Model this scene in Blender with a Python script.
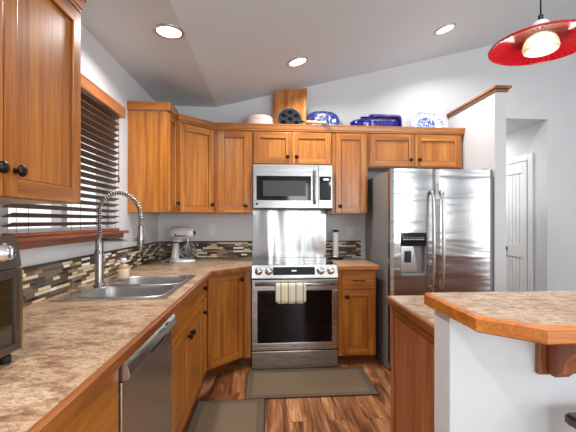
import bpy, bmesh, math, random
from mathutils import Vector, Matrix
random.seed(7)
PI = math.pi
S = bpy.context.scene
COL = S.collection
for o in list(bpy.data.objects): bpy.data.objects.remove(o)

# ------------------------------------------------------------------ camera
F_PX, YAW, ROLL, CX, CY, CAM_H = 369.43, .0806, .0009, 297.71, 220.67, 1.3102
cam_d = bpy.data.cameras.new('camera'); cam = bpy.data.objects.new('camera', cam_d); COL.objects.link(cam)
cam.location = (0, 0, CAM_H)
cam.rotation_euler = (Matrix.Rotation(-YAW, 3, 'Z') @ Matrix.Rotation(PI/2, 3, 'X') @ Matrix.Rotation(ROLL, 3, 'Z')).to_euler()
cam_d.sensor_width = 36; cam_d.lens = F_PX/576*36
cam_d.shift_x = (288-CX)/576; cam_d.shift_y = (CY-216)/576
cam_d.clip_start = .02
S.camera = cam

# ------------------------------------------------------------------ world, exposure
D = 3.923; XL = -1.123          # back wall, left wall
XR = 5.0; YF = -3.4             # right wall, wall behind the camera
W = bpy.data.worlds.new('world'); S.world = W; W.use_nodes = True
W.node_tree.nodes['Background'].inputs[0].default_value = (.93, .97, 1, 1)
W.node_tree.nodes['Background'].inputs[1].default_value = 1.3
S.view_settings.view_transform = 'Standard'; S.view_settings.look = 'None'
S.view_settings.gamma = 1; S.view_settings.use_curve_mapping = False
S.view_settings.exposure = .16

def area(name, loc, rot, sx, sy, power, color=(1, 1, 1), parent=None, shape='RECTANGLE', spread=PI):
    d = bpy.data.lights.new(name, 'AREA'); d.shape = shape; d.size = sx; d.size_y = sy
    d.energy = power; d.color = color; d.spread = spread
    o = bpy.data.objects.new(name, d); COL.objects.link(o)
    o.location = loc; o.rotation_euler = rot
    if parent: o.parent = parent
    return o
# added lamps acting as daylight at invented windows behind and on the right
area('added_fill_rear', (.85, YF+.12, 1.35), (PI/2, 0, 0), .55, 2.0, 27, (.915, .962, 1))
area('added_fill_rear', (2.75, YF+.12, 1.35), (PI/2, 0, 0), 1.5, 2.0, 88, (.915, .962, 1))
area('added_fill_right', (XR-.12, -.4, 1.45), (PI/2, 0, PI/2), 2.8, 1.9, 50, (.915, .962, 1))
LAMP_W = 15

# ------------------------------------------------------------------ materials
def lin(r, g, b):
    f = lambda c: c/12.92 if c <= .04045 else ((c+.055)/1.055)**2.4
    return (f(r/255), f(g/255), f(b/255), 1)
class NT:
    def __init__(s, name):
        s.m = bpy.data.materials.new(name); s.m.use_nodes = True; s.t = s.m.node_tree
        s.b = s.t.nodes['Principled BSDF']
    def n(s, typ, **kw):
        x = s.t.nodes.new('ShaderNode'+typ)
        for k, v in kw.items():
            if k.startswith('_'): setattr(x, k[1:], v)
            else: x.inputs[k.replace('9', ' ')].default_value = v
        return x
    def l(s, a, b): s.t.links.new(a, b)
    def vec(s, scale, rnd=True, rot=(0, 0, 0)):
        tc = s.n('TexCoord'); out = tc.outputs['Object']
        if rnd:
            oi = s.n('ObjectInfo'); ml = s.n('Math', _operation='MULTIPLY'); ml.inputs[1].default_value = 7.3
            s.l(oi.outputs['Random'], ml.inputs[0]); cb = s.n('CombineXYZ')
            for i in range(3): s.l(ml.outputs[0], cb.inputs[i])
            ad = s.n('VectorMath', _operation='ADD'); s.l(out, ad.inputs[0]); s.l(cb.outputs[0], ad.inputs[1]); out = ad.outputs[0]
        mp = s.n('Mapping'); mp.inputs['Scale'].default_value = scale; mp.inputs['Rotation'].default_value = rot
        s.l(out, mp.inputs['Vector']); return mp.outputs[0]
    def noise(s, v, scale, detail=4, rough=.55, dist=0):
        x = s.n('TexNoise'); x.inputs['Scale'].default_value = scale; x.inputs['Detail'].default_value = detail
        x.inputs['Roughness'].default_value = rough; x.inputs['Distortion'].default_value = dist
        s.l(v, x.inputs['Vector']); return x.outputs['Fac']
    def ramp(s, f, stops, const=False):
        r = s.n('ValToRGB'); cr = r.color_ramp
        if const: cr.interpolation = 'CONSTANT'
        while len(cr.elements) < len(stops): cr.elements.new(.5)
        for e, (p, c) in zip(cr.elements, stops): e.position = p; e.color = c
        s.l(f, r.inputs[0]); return r.outputs[0]
    def mix(s, fac, a, b, mode='MIX'):
        x = s.n('Mix', _data_type='RGBA', _blend_type=mode)
        for sock, v in ((x.inputs[0], fac), (x.inputs[6], a), (x.inputs[7], b)):
            if isinstance(v, (int, float, tuple)): sock.default_value = v
            else: s.l(v, sock)
        return x.outputs[2]
    def bump(s, h, strength=.2, dist=.002):
        b = s.n('Bump'); b.inputs['Strength'].default_value = strength; b.inputs['Distance'].default_value = dist
        s.l(h, b.inputs['Height']); s.l(b.outputs[0], s.b.inputs['Normal'])
    def set(s, **kw):
        for k, v in kw.items():
            i = s.b.inputs[k.replace('9', ' ')]
            if hasattr(v, 'default_value') or isinstance(v, bpy.types.NodeSocket): s.l(v, i)
            else: i.default_value = v
        return s.m
def plain(name, rgb, rough=.5, metal=0, **kw):
    t = NT(name); return t.set(Base9Color=lin(*rgb), Roughness=rough, Metallic=metal, **kw)

def wood(name, scale, dark, mid, light, rough=.33, fine=(190, 190, 5)):
    t = NT(name); v = t.vec(scale)
    n1 = t.noise(v, 1.0, 4, .55, .35)
    c = t.ramp(n1, [(.25, lin(*dark)), (.5, lin(*mid)), (.72, lin(*light))])
    v2 = t.vec(fine); n2 = t.noise(v2, 1, 3, .7)
    g = t.ramp(n2, [(.34, (.5, .43, .34, 1)), (.6, (1, 1, 1, 1))])
    c2 = t.mix(.6, c, g, 'MULTIPLY')
    oi = t.n('ObjectInfo'); tint = t.ramp(oi.outputs['Random'], [(0, (.86, .84, .8, 1)), (1, (1.0, 1.0, 1.0, 1))])
    c3 = t.mix(1.0, c2, tint, 'MULTIPLY')
    t.bump(n2, .12, .001)
    return t.set(Base9Color=c3, Roughness=rough, Coat9Weight=.25, Coat9Roughness=.25)
OAK = ((142, 80, 26), (184, 111, 38), (208, 141, 60))
M = {}
M['oak_v'] = wood('oak_vertical', (26, 26, 1.1), *OAK)
M['oak_h'] = wood('oak_horizontal', (1.4, 1.4, 28), *OAK, fine=(6, 6, 160))
M['oak_y'] = wood('oak_edge', (20, 1.6, 20), (112, 58, 20), (148, 84, 34), (172, 106, 48), fine=(160, 6, 160))
M['oak_x'] = wood('oak_bar_edge', (1.6, 20, 20), (150, 80, 26), (196, 116, 40), (212, 136, 62), fine=(6, 160, 160))
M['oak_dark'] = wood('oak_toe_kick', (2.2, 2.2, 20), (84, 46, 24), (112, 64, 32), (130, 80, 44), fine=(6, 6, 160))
M['oak_red'] = wood('oak_red_panel', (18, 18, 1.6), (140, 78, 42), (168, 98, 56), (188, 122, 76), rough=.45)
M['cherry_y'] = wood('cherry_trim', (20, 1.4, 20), (112, 52, 26), (142, 72, 38), (162, 92, 50), fine=(160, 6, 160))
M['maple'] = wood('maple_board', (22, 22, 1.2), (176, 106, 52), (206, 134, 72), (222, 158, 96), rough=.22)
M['reveal'] = plain('cabinet_shadow_gap', (96, 54, 26), .7)
M['knob'] = plain('oil_rubbed_bronze', (46, 36, 32), .3, .8)
M['black'] = plain('black_plastic', (18, 18, 20), .35)
M['blackglass'] = plain('black_glass', (10, 10, 12), .06)
M['dark'] = plain('dark_grey_plastic', (52, 52, 54), .4)
M['white'] = plain('white_plastic', (225, 225, 224), .4)
M['whitepaint'] = plain('white_trim_paint', (226, 226, 226), .4)
M['paper'] = plain('white_paper', (238, 238, 236), .8)
M['rubber'] = plain('black_rubber', (22, 22, 22), .7)
M['blueglaze'] = plain('cobalt_glaze', (20, 17, 122), .12, Coat9Weight=.6)
M['pinkceramic'] = plain('pink_ceramic', (226, 204, 198), .35)
M['castiron'] = plain('cast_iron', (16, 18, 22), .75, 0, Specular9IOR9Level=.25)
M['panrim'] = plain('worn_iron_rim', (70, 74, 80), .5, .3)
M['handlewood'] = plain('pale_handle_wood', (206, 160, 104), .5)

def wall_paint(name, rgb):
    t = NT(name); v = t.vec((1, 1, 1), False); n = t.noise(v, 90, 3, .6)
    t.bump(n, .08, .002); return t.set(Base9Color=lin(*rgb), Roughness=.6)
M['wall'] = wall_paint('wall_paint', (209, 211, 213))
M['ceil'] = wall_paint('ceiling_paint', (210, 216, 220))

def steel(name, rgb, rough, sc, strength, fine=(2, 2, 260)):
    t = NT(name); n2 = t.noise(t.vec(sc), 1.0, 2, .5, .4); n3 = t.noise(t.vec(fine), 1, 2)
    r = t.n('MapRange'); r.inputs['To Min'].default_value = rough-.05; r.inputs['To Max'].default_value = rough+.06; t.l(n3, r.inputs['Value'])
    t.bump(n2, strength, .01)
    return t.set(Base9Color=lin(*rgb), Metallic=1.0, Roughness=r.outputs[0])
M['steel'] = steel('brushed_steel', (186, 185, 184), .26, (2.5, 2.5, 7), .35)
M['steel_door'] = steel('fridge_door_steel', (178, 177, 176), .22, (1.1, 1.1, 7.5), 1.0)
t = NT('wavy_splash_steel'); sp = t.n('SeparateXYZ'); tc = t.n('TexCoord'); t.l(tc.outputs['Object'], sp.inputs[0])
nz = t.noise(t.vec((5, 5, .5), False), .9, 1, .5, .3); t.bump(nz, 1.0, .03)
M['steel_wavy'] = t.set(Base9Color=lin(196, 195, 194), Metallic=1.0, Roughness=.2)
M['steel_soft'] = plain('satin_steel', (206, 205, 204), .27, 1)
M['chrome'] = plain('chrome', (225, 225, 225), .1, 1)
M['nickel'] = plain('brushed_nickel', (200, 198, 196), .3, 1)
M['fridgeside'] = plain('grey_painted_steel', (138, 136, 135), .42, .2)
M['mixer'] = plain('silver_enamel', (214, 215, 217), .25, .15)
M['dishglass'] = plain('clear_glass', (235, 240, 240), .03, Transmission9Weight=1, IOR=1.45)

t = NT('laminate'); v = t.vec((1, 1, 1), False)
n1 = t.noise(t.vec((9, 17, 12), False, (0, 0, .3)), 1, 10, .82, .3); n2 = t.noise(t.vec((50, 80, 60), False, (0, 0, .3)), 1, 4, .75)
c = t.ramp(n1, [(.3, lin(92, 72, 58)), (.41, lin(134, 104, 80)), (.48, lin(166, 136, 108)), (.54, lin(194, 172, 146)), (.6, lin(150, 110, 82)), (.7, lin(118, 84, 62))])
c = t.mix(.75, c, t.ramp(n2, [(.36, (.5, .42, .38, 1)), (.5, (1, 1, 1, 1)), (.68, (1.25, 1.22, 1.2, 1))]), 'MULTIPLY')
big = t.noise(t.vec((3.2, 5, 4), False, (0, 0, .3)), 1, 5, .7, .5)
c = t.mix(.8, c, t.ramp(big, [(.36, (.74, .6, .48, 1)), (.48, (1, .98, .95, 1)), (.62, (1.16, 1.16, 1.12, 1))]), 'MULTIPLY')
M['laminate'] = t.set(Base9Color=c, Roughness=.32, Specular9IOR9Level=.45)

# plank floor, boards along Y
t = NT('plank_floor'); tc = t.n('TexCoord'); mp = t.n('Mapping'); mp.inputs['Rotation'].default_value = (0, 0, PI/2)
t.l(tc.outputs['Object'], mp.inputs[0])
br = t.n('TexBrick'); t.l(mp.outputs[0], br.inputs['Vector'])
br.inputs['Scale'].default_value = 1; br.inputs['Brick Width'].default_value = 1.2; br.inputs['Row Height'].default_value = .13
br.inputs['Mortar Size'].default_value = .0015; br.inputs['Color1'].default_value = (0, 0, 0, 1); br.inputs['Color2'].default_value = (1, 1, 1, 1)
br.inputs['Mortar'].default_value = (0, 0, 0, 1); br.offset = .37
mv = t.n('VectorMath', _operation='MULTIPLY_ADD'); t.l(br.outputs['Color'], mv.inputs[0]); mv.inputs[1].default_value = (5, 9, 3); t.l(tc.outputs['Object'], mv.inputs[2])
mp2 = t.n('Mapping'); mp2.inputs['Scale'].default_value = (9, 1.0, 1); t.l(mv.outputs[0], mp2.inputs[0])
g = t.noise(mp2.outputs[0], 1.2, 7, .62, .9)
c = t.ramp(g, [(.3, lin(62, 38, 24)), (.43, lin(116, 70, 42)), (.54, lin(164, 108, 66)), (.7, lin(204, 154, 106))])
mp3 = t.n('Mapping'); mp3.inputs['Scale'].default_value = (70, 3.5, 1); t.l(mv.outputs[0], mp3.inputs[0])
g2 = t.noise(mp3.outputs[0], 1, 4, .7)
c = t.mix(.85, c, t.ramp(g2, [(.36, (.42, .36, .32, 1)), (.56, (1.12, 1.12, 1.12, 1))]), 'MULTIPLY')
c = t.mix(br.outputs['Fac'], c, lin(50, 28, 16))
t.bump(g2, .1, .001)
M['floor'] = t.set(Base9Color=c, Roughness=.34)

# mosaic tile strips
def mosaic(name, along):
    t = NT(name); tc = t.n('TexCoord'); sp = t.n('SeparateXYZ'); t.l(tc.outputs['Object'], sp.inputs[0])
    cb = t.n('CombineXYZ'); t.l(sp.outputs[along], cb.inputs[0]); t.l(sp.outputs[2], cb.inputs[1])
    br = t.n('TexBrick'); t.l(cb.outputs[0], br.inputs['Vector']); br.offset = .43; br.squash = .6; br.squash_frequency = 3
    br.inputs['Scale'].default_value = 1; br.inputs['Brick Width'].default_value = .105; br.inputs['Row Height'].default_value = .0175
    br.inputs['Mortar Size'].default_value = .0012; br.inputs['Color1'].default_value = (0, 0, 0, 1); br.inputs['Color2'].default_value = (1, 1, 1, 1)
    c = t.ramp(br.outputs['Color'], [(0, lin(48, 36, 28)), (.16, lin(104, 84, 62)), (.3, lin(70, 66, 54)), (.42, lin(136, 116, 90)), (.54, lin(88, 58, 40)), (.64, lin(210, 190, 156)), (.84, lin(232, 228, 218))], True)
    c = t.mix(br.outputs['Fac'], c, lin(96, 88, 78))
    inv = t.n('Math', _operation='SUBTRACT'); inv.inputs[0].default_value = 1; t.l(br.outputs['Fac'], inv.inputs[1])
    t.bump(inv.outputs[0], .4, .001)
    return t.set(Base9Color=c, Roughness=.18)
M['mosaic_x'] = mosaic('mosaic_back', 0); M['mosaic_y'] = mosaic('mosaic_left', 1)

t = NT('woven_mat'); v = t.vec((1, 1, 1), False)
wv = t.n('TexWave', _wave_type='BANDS', _bands_direction='X'); wv.inputs['Scale'].default_value = 45; t.l(v, wv.inputs[0])
wv2 = t.n('TexWave', _wave_type='BANDS', _bands_direction='Y'); wv2.inputs['Scale'].default_value = 45; t.l(v, wv2.inputs[0])
h = t.n('Math', _operation='MULTIPLY'); t.l(wv.outputs['Fac'], h.inputs[0]); t.l(wv2.outputs['Fac'], h.inputs[1])
c = t.ramp(h.outputs[0], [(0, lin(92, 74, 56)), (.6, lin(132, 110, 84))]); t.bump(h.outputs[0], .4, .002)
M['mat'] = t.set(Base9Color=c, Roughness=.85)
t = NT('mat_border_weave'); n = t.noise(t.vec((300, 300, 10), False), 1, 2)
M['matborder'] = t.set(Base9Color=t.ramp(n, [(.3, lin(72, 58, 44)), (.7, lin(106, 88, 68))]), Roughness=.9)

# kitchen towel stripes along x
t = NT('striped_towel'); tc = t.n('TexCoord'); sp = t.n('SeparateXYZ'); t.l(tc.outputs['Object'], sp.inputs[0])
fr = t.n('Math', _operation='MULTIPLY_ADD'); t.l(sp.outputs[0], fr.inputs[0]); fr.inputs[1].default_value = 15.5; fr.inputs[2].default_value = .36
f2 = t.n('Math', _operation='FRACT'); t.l(fr.outputs[0], f2.inputs[0])
c = t.ramp(f2.outputs[0], [(0, lin(132, 156, 152)), (.14, lin(232, 226, 200)), (.26, lin(206, 190, 138)), (.34, lin(232, 224, 196)), (.44, lin(214, 198, 150)), (.54, lin(234, 228, 204)), (.66, lin(210, 190, 136)), (.74, lin(232, 226, 202)), (.9, lin(150, 168, 160))], True)
M['towel'] = t.set(Base9Color=c, Roughness=.9, Sheen9Weight=.3)

# blue and white transfer pattern, radial border on an oval (object coords, x,z plane)
def transfer(name, ax, az, rim):
    t = NT(name); v = t.vec((1/ax, 1, 1/az), False)
    ml = t.n('VectorMath', _operation='MULTIPLY'); t.l(v, ml.inputs[0]); ml.inputs[1].default_value = (1, 0, 1)
    ln = t.n('VectorMath', _operation='LENGTH'); t.l(ml.outputs[0], ln.inputs[0])
    n = t.noise(t.vec((1, 1, 1), False), 48, 5, .7, .8)
    body = t.ramp(n, [(.48, lin(48, 66, 140)), (.56, lin(220, 226, 240))])
    bord = t.ramp(n, [(.54, lin(44, 58, 132)), (.7, lin(176, 190, 224))])
    m = t.ramp(ln.outputs['Value'], rim, True)
    c = t.mix(m, body, bord)
    return t, c, ln
t, c, ln = transfer('blue_willow_platter', 1, 1, [(0, (0, 0, 0, 1)), (.112, (1, 1, 1, 1))])
M['willow'] = t.set(Base9Color=c, Roughness=.15)
t = NT('blue_white_plate'); sv = t.vec((1, 0, 1.2), False); ln = t.n('VectorMath', _operation='LENGTH'); t.l(sv, ln.inputs[0]); lv = ln.outputs['Value']
n = t.noise(t.vec((1, 1, 1), False), 60, 4, .6)
core = t.ramp(n, [(.46, lin(62, 84, 152)), (.58, lin(206, 214, 232))]); rimc = t.ramp(n, [(.44, lin(104, 122, 166)), (.56, lin(222, 226, 234))])
def band(a, b_): return t.ramp(lv, [(0, (0, 0, 0, 1)), (a, (1, 1, 1, 1)), (b_, (0, 0, 0, 1))], True)
c = t.mix(band(.1, .138), core, lin(230, 232, 236)); c = t.mix(band(.138, .176), c, rimc); c = t.mix(band(.096, .1), c, lin(60, 80, 150)); c = t.mix(band(.176, .3), c, lin(170, 182, 210))
M['whiteplate'] = t.set(Base9Color=c, Roughness=.15)

def emit(name, rgb, st):
    t = NT(name); return t.set(Base9Color=lin(*rgb), Emission9Color=lin(*rgb), Emission9Strength=st)
M['lens'] = emit('lit_lens', (255, 250, 240), 6)
M['bulb'] = emit('lit_bulb', (255, 244, 224), 3)
M['led'] = emit('display_digits', (200, 225, 255), .9)
t = NT('red_glass'); tr = t.n('BsdfTranslucent'); tr.inputs[0].default_value = lin(190, 8, 40); mx = t.n('MixShader'); mx.inputs[0].default_value = .4
t.set(Base9Color=lin(186, 14, 40), Roughness=.16, Coat9Weight=.5)
t.l(t.b.outputs[0], mx.inputs[1]); t.l(tr.outputs[0], mx.inputs[2]); t.l(mx.outputs[0], t.t.nodes['Material Output'].inputs[0])
M['redglass'] = t.m
M['frost'] = plain('ribbed_clear_glass', (250, 246, 232), .35, Transmission9Weight=.7)
t = NT('window_glass'); tp = t.n('BsdfTransparent'); mx = t.n('MixShader'); mx.inputs[0].default_value = .06
gl = t.n('BsdfGlossy'); gl.inputs['Roughness'].default_value = .02
t.l(tp.outputs[0], mx.inputs[1]); t.l(gl.outputs[0], mx.inputs[2]); t.l(mx.outputs[0], t.t.nodes['Material Output'].inputs[0]); M['pane'] = t.m
M['blind'] = wood('blind_slat_wood', (14, 1.4, 14), (70, 40, 22), (94, 58, 32), (116, 76, 46), rough=.6, fine=(120, 5, 120))
M['valance'] = wood('valance_wood', (20, 1.4, 20), (122, 66, 32), (152, 92, 50), (172, 112, 66), fine=(160, 6, 160))
M['matedge'] = plain('mat_edge_binding', (44, 34, 28), .9)
M['groove_shade'] = plain('panel_groove_shade', (112, 62, 24), .5)  # dark tone standing in for recess shade at the panel edge
M['pencil'] = plain('dark_pencil_tile', (52, 38, 30), .25)
M['carpet'] = plain('bounce_carpet', (196, 192, 186), .95)  # added floor behind the camera, keeps bounced light neutral
M['faucet'] = plain('brushed_faucet_nickel', (158, 156, 153), .28, 1)
M['bowlsteel'] = plain('satin_bowl_steel', (176, 175, 174), .38, 1)
M['toaster'] = plain('bronze_enamel', (92, 80, 72), .32, .6)
M['toasterglass'] = plain('smoked_oven_glass', (40, 40, 28), .08, 0, Coat9Weight=.6)
M['brass'] = plain('satin_gold_trim', (168, 140, 96), .28, .9)
t = NT('oven_glass'); M['ovenglass'] = t.set(Base9Color=lin(14, 12, 12), Roughness=.05, Specular9IOR9Level=.22)
M['soap'] = plain('amber_soap', (206, 160, 116), .25, 0, Transmission9Weight=.25)
M['soaplabel'] = plain('cream_label', (228, 210, 180), .6)
t = NT('grass'); n = t.noise(t.vec((1, 1, 1), False), 9, 5); M['grass'] = t.set(Base9Color=t.ramp(n, [(.3, lin(96, 120, 70)), (.7, lin(150, 170, 110))]), Roughness=.9)
t = NT('leaves'); n = t.noise(t.vec((1, 1, 1), False), 22, 4); M['leaves'] = t.set(Base9Color=t.ramp(n, [(.35, lin(120, 150, 100)), (.65, lin(206, 220, 180))]), Roughness=.8)
M['bark'] = plain('tree_bark', (92, 66, 50), .9)
M['stool'] = wood('dark_stool_wood', (3, 18, 18), (58, 40, 34), (78, 56, 46), (96, 72, 60), fine=(8, 120, 120))

# ------------------------------------------------------------------ mesh builder
class MB:
    def __init__(s): s.bm = bmesh.new()
    def _fin(s, faces, mi, smooth=False):
        for f in faces: f.material_index = mi; f.smooth = smooth
    def box(s, x0, x1, y0, y1, z0, z1, bev=0, mi=0):
        tmp = bmesh.new(); bmesh.ops.create_cube(tmp, size=1)
        for v in tmp.verts: v.co = ((x0+x1)/2+v.co.x*(x1-x0), (y0+y1)/2+v.co.y*(y1-y0), (z0+z1)/2+v.co.z*(z1-z0))
        if bev: bmesh.ops.bevel(tmp, geom=tmp.edges[:], offset=min(bev, .45*min(abs(x1-x0), abs(y1-y0), abs(z1-z0))), segments=2, affect='EDGES', profile=.6)
        s._merge(tmp, mi, False); return s
    def _merge(s, tmp, mi, smooth, mat=None):
        bmesh.ops.recalc_face_normals(tmp, faces=tmp.faces[:])
        vm = {}
        for v in tmp.verts: vm[v] = s.bm.verts.new((mat @ v.co) if mat else v.co)
        for f in tmp.faces:
            try: g = s.bm.faces.new([vm[v] for v in f.verts])
            except ValueError: continue
            g.material_index = mi; g.smooth = smooth
        tmp.free()
    def prism(s, pts, z0, z1, mi=0, axis='z', bev=0):
        """polygon extruded along axis; pts are the other two coordinates in order"""
        tmp = bmesh.new()
        def P(a, b, c): return {'z': (a, b, c), 'x': (c, a, b), 'y': (a, c, b)}[axis]
        lo = [tmp.verts.new(P(a, b, z0)) for a, b in pts]; hi = [tmp.verts.new(P(a, b, z1)) for a, b in pts]
        tmp.faces.new(lo); tmp.faces.new(hi); k = len(pts)
        for i in range(k): tmp.faces.new((lo[i], lo[(i+1) % k], hi[(i+1) % k], hi[i]))
        if bev: bmesh.ops.bevel(tmp, geom=tmp.edges[:], offset=bev, segments=2, affect='EDGES')
        s._merge(tmp, mi, False); return s
    def loft(s, rings, mi=0, cap0=True, cap1=True, smooth=True, closed=True):
        tmp = bmesh.new(); R = [[tmp.verts.new(p) for p in r] for r in rings]; k = len(R[0])
        for a, b in zip(R, R[1:]):
            for i in range(k if closed else k-1):
                tmp.faces.new((a[i], a[(i+1) % k], b[(i+1) % k], b[i]))
        if cap0: tmp.faces.new(R[0])
        if cap1: tmp.faces.new(R[-1])
        s._merge(tmp, mi, smooth); return s
    def lathe(s, prof, c=(0, 0, 0), axis='z', n=24, mi=0, smooth=True, sx=1, sy=1, cap=True):
        rings = []
        for r, h in prof:
            ring = []
            for i in range(n):
                a = 2*PI*i/n; u, w = r*math.cos(a)*sx, r*math.sin(a)*sy
                p = {'z': (u, w, h), 'y': (u, h, w), 'x': (h, u, w)}[axis]
                ring.append((c[0]+p[0], c[1]+p[1], c[2]+p[2]))
            rings.append(ring)
        return s.loft(rings, mi, cap and prof[0][0] > 1e-5, cap and prof[-1][0] > 1e-5, smooth) if cap else s.loft(rings, mi, False, False, smooth)
    def cyl(s, c, r, h, axis='z', n=20, mi=0):
        b = min(r, h)*.12
        return s.lathe([(r-b, 0), (r, b), (r, h-b), (r-b, h)], c, axis, n, mi)
    def tube(s, pts, r, n=10, mi=0, cap=True):
        pts = [Vector(p) for p in pts]; rr = r if isinstance(r, (list, tuple)) else [r]*len(pts)
        rings = []; up = None
        for i, p in enumerate(pts):
            d = (pts[min(i+1, len(pts)-1)]-pts[max(i-1, 0)]).normalized()
            if up is None: up = Vector((0, 0, 1)) if abs(d.z) < .9 else Vector((1, 0, 0))
            u = d.cross(up)
            if u.length < 1e-4: u = d.cross(Vector((0, 1, 0)))
            u.normalize(); w = u.cross(d).normalized(); up = w
            rings.append([p+rr[i]*(math.cos(2*PI*k/n)*u+math.sin(2*PI*k/n)*w) for k in range(n)])
        return s.loft(rings, mi, cap, cap)
    def torus(s, c, R, r, axis='z', n=32, m=8, mi=0, sx=1, sy=1):
        rings = []
        for i in range(n+1):
            a = 2*PI*i/n; ring = []
            for k in range(m):
                b = 2*PI*k/m; q = R+r*math.cos(b); u, w, h = q*math.cos(a)*sx, q*math.sin(a)*sy, r*math.sin(b)
                p = {'z': (u, w, h), 'y': (u, h, w), 'x': (h, u, w)}[axis]; ring.append((c[0]+p[0], c[1]+p[1], c[2]+p[2]))
            rings.append(ring)
        return s.loft(rings, mi, False, False)
    def build(s, name, mats, parent=None, loc=(0, 0, 0), merge=True):
        if merge: bmesh.ops.remove_doubles(s.bm, verts=s.bm.verts[:], dist=1e-6)
        me = bpy.data.meshes.new(name); s.bm.to_mesh(me); s.bm.free()
        for m in (mats if isinstance(mats, (list, tuple)) else [mats]): me.materials.append(M[m])
        o = bpy.data.objects.new(name, me); COL.objects.link(o); o.location = loc
        if parent: o.parent = parent
        return o
def smoothcurve(pts, k=6):
    """Catmull-Rom through pts"""
    P = [Vector(p) for p in pts]; P = [P[0]]+P+[P[-1]]; out = []
    for i in range(1, len(P)-2):
        for j in range(k):
            t = j/k; a, b, c, d = P[i-1:i+3]
            out.append(.5*((2*b)+(-a+c)*t+(2*a-5*b+4*c-d)*t*t+(-a+3*b-3*c+d)*t**3))
    out.append(P[-2]); return out

def tag(o, label=None, cat=None, group=None, kind=None):
    if label: o['label'] = label
    if cat: o['category'] = cat
    if group: o['group'] = group
    if kind: o['kind'] = kind
    return o
def thing(name, label, cat, loc=(0, 0, 0), rz=0, group=None):
    o = bpy.data.objects.new(name, None); COL.objects.link(o); o.location = loc; o.rotation_euler = (0, 0, rz)
    o.empty_display_size = .1
    return tag(o, label, cat, group)
def struct(name, mb, mats, parent=None, label=None):
    o = mb.build(name, mats, parent)
    if not parent: o['kind'] = 'structure'
    if label: o['label'] = label
    return o

# ------------------------------------------------------------------ room shell
ZC = 2.50; XC = -.53; SL = .255                 # flat ceiling height, crease, slope
zc = lambda x: ZC+max(0, x-XC)*SL
struct('floor', MB().box(XL-.1, XR+.1, -.2, 6.6, -.06, 0), 'floor')
struct('floor_bounce_carpet', MB().box(XL-.1, XR+.1, YF-.1, -.2005, -.06, 0), 'carpet', label='pale carpet added behind the viewer to bounce neutral light')  # added out of view, bounces neutral light onto ceiling and steel
cl = MB()
cl.prism([(XL-.1, ZC), (XC, ZC), (XR+.1, zc(XR+.1)), (XR+.1, zc(XR+.1)+.12), (XC, ZC+.12), (XL-.1, ZC+.12)], YF-.1, D+.1, axis='y')
struct('ceiling', cl, 'ceil')
# left wall with the sink window
WY0, WY1, WZ0, WZ1 = 1.70, 2.83, 1.22, 2.11
w = MB()
w.box(XL-.12, XL, YF, WY0, 0, ZC-.001); w.box(XL-.12, XL, WY1, D+.09, 0, ZC-.001)
w.box(XL-.12, XL, WY0, WY1, 0, WZ0); w.box(XL-.12, XL, WY0, WY1, WZ1, ZC-.001)
struct('wall_left', w, 'wall')
# back wall with the hall opening
OX0, OX1, OZ = 2.2, 3.14, 2.455
w = MB()
top = lambda x0, x1, z0: w.prism([(x0, z0), (x1, z0), (x1, zc(x1)-.001), (x0, zc(x0)-.001)], D, D+.09, axis='y')
w.prism([(XL, 0), (OX0, 0), (OX0, zc(OX0)-.001), (XC, ZC-.001), (XL, ZC-.001)], D, D+.09, axis='y')
top(OX0, OX1, OZ); top(OX1, XR, 0)
struct('wall_back', w, 'wall')
w = MB()
w.box(OX1, OX1+.1, D+.09, 6.5, 0, OZ); w.box(OX0-.1, OX0, D+.09, 6.5, 0, OZ); w.box(OX0-.1, OX1+.1, 6.5, 6.6, 0, OZ)
struct('wall_hall', w, 'wall')
struct('ceiling_hall', MB().box(OX0-.1, OX1+.1, D+.09, 6.6, OZ, OZ+.1), 'ceil')
# right wall and wall behind the camera, with large windows added for daylight
w = MB(); RY0, RY1 = -1.8, 1.0
w.box(XR, XR+.12, YF, RY0, 0, zc(XR)-.001); w.box(XR, XR+.12, RY1, D+.09, 0, zc(XR)-.001)
w.box(XR, XR+.12, RY0, RY1, 0, .5); w.box(XR, XR+.12, RY0, RY1, 2.4, zc(XR)-.001)
struct('wall_right', w, 'wall')
w = MB()
top = lambda x0, x1, z0, z1=None: w.prism([(x0, z0), (x1, z0), (x1, zc(x1)-.001), (x0, zc(x0)-.001)], YF-.12, YF, axis='y')
w.prism([(XL-.1, 0), (.55, 0), (.55, zc(.55)-.001), (XC, ZC-.001), (XL-.1, ZC-.001)], YF-.12, YF, axis='y')
top(.55, 1.15, 2.4); top(1.15, 1.95, 0); top(1.95, 3.55, 2.4); top(3.55, XR+.1, 0)
w.box(.55, 1.15, YF-.12, YF, 0, .3); w.box(1.95, 3.55, YF-.12, YF, 0, .3)
struct('wall_front', w, 'wall')
def window(name, axis, c, a0, a1, z0, z1, bars, label):
    f = MB(); t_ = .05
    def bx(p0, p1, q0, q1, d0=c-.03, d1=c+.03):
        if axis == 'y': f.box(p0, p1, d0, d1, q0, q1, .004)
        else: f.box(d0, d1, p0, p1, q0, q1, .004)
    bx(a0, a1, z0, z0+t_); bx(a0, a1, z1-t_, z1); bx(a0, a0+t_, z0+t_, z1-t_); bx(a1-t_, a1, z0+t_, z1-t_)
    for k in bars: bx(k-.03, k+.03, z0+t_, z1-t_)
    r = f.build(name, 'whitepaint'); tag(r, label, kind='structure')
    g = MB()
    if axis == 'y': g.box(a0+.02, a1-.02, c-.004, c+.004, z0+.02, z1-.02)
    else: g.box(c-.004, c+.004, a0+.02, a1-.02, z0+.02, z1-.02)
    g.build('pane', 'pane', r)
window('window_1', 'x', XL-.09, WY0, WY1, WZ0, WZ1, [2.26], 'white framed window over the sink behind the wooden blind')
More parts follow.
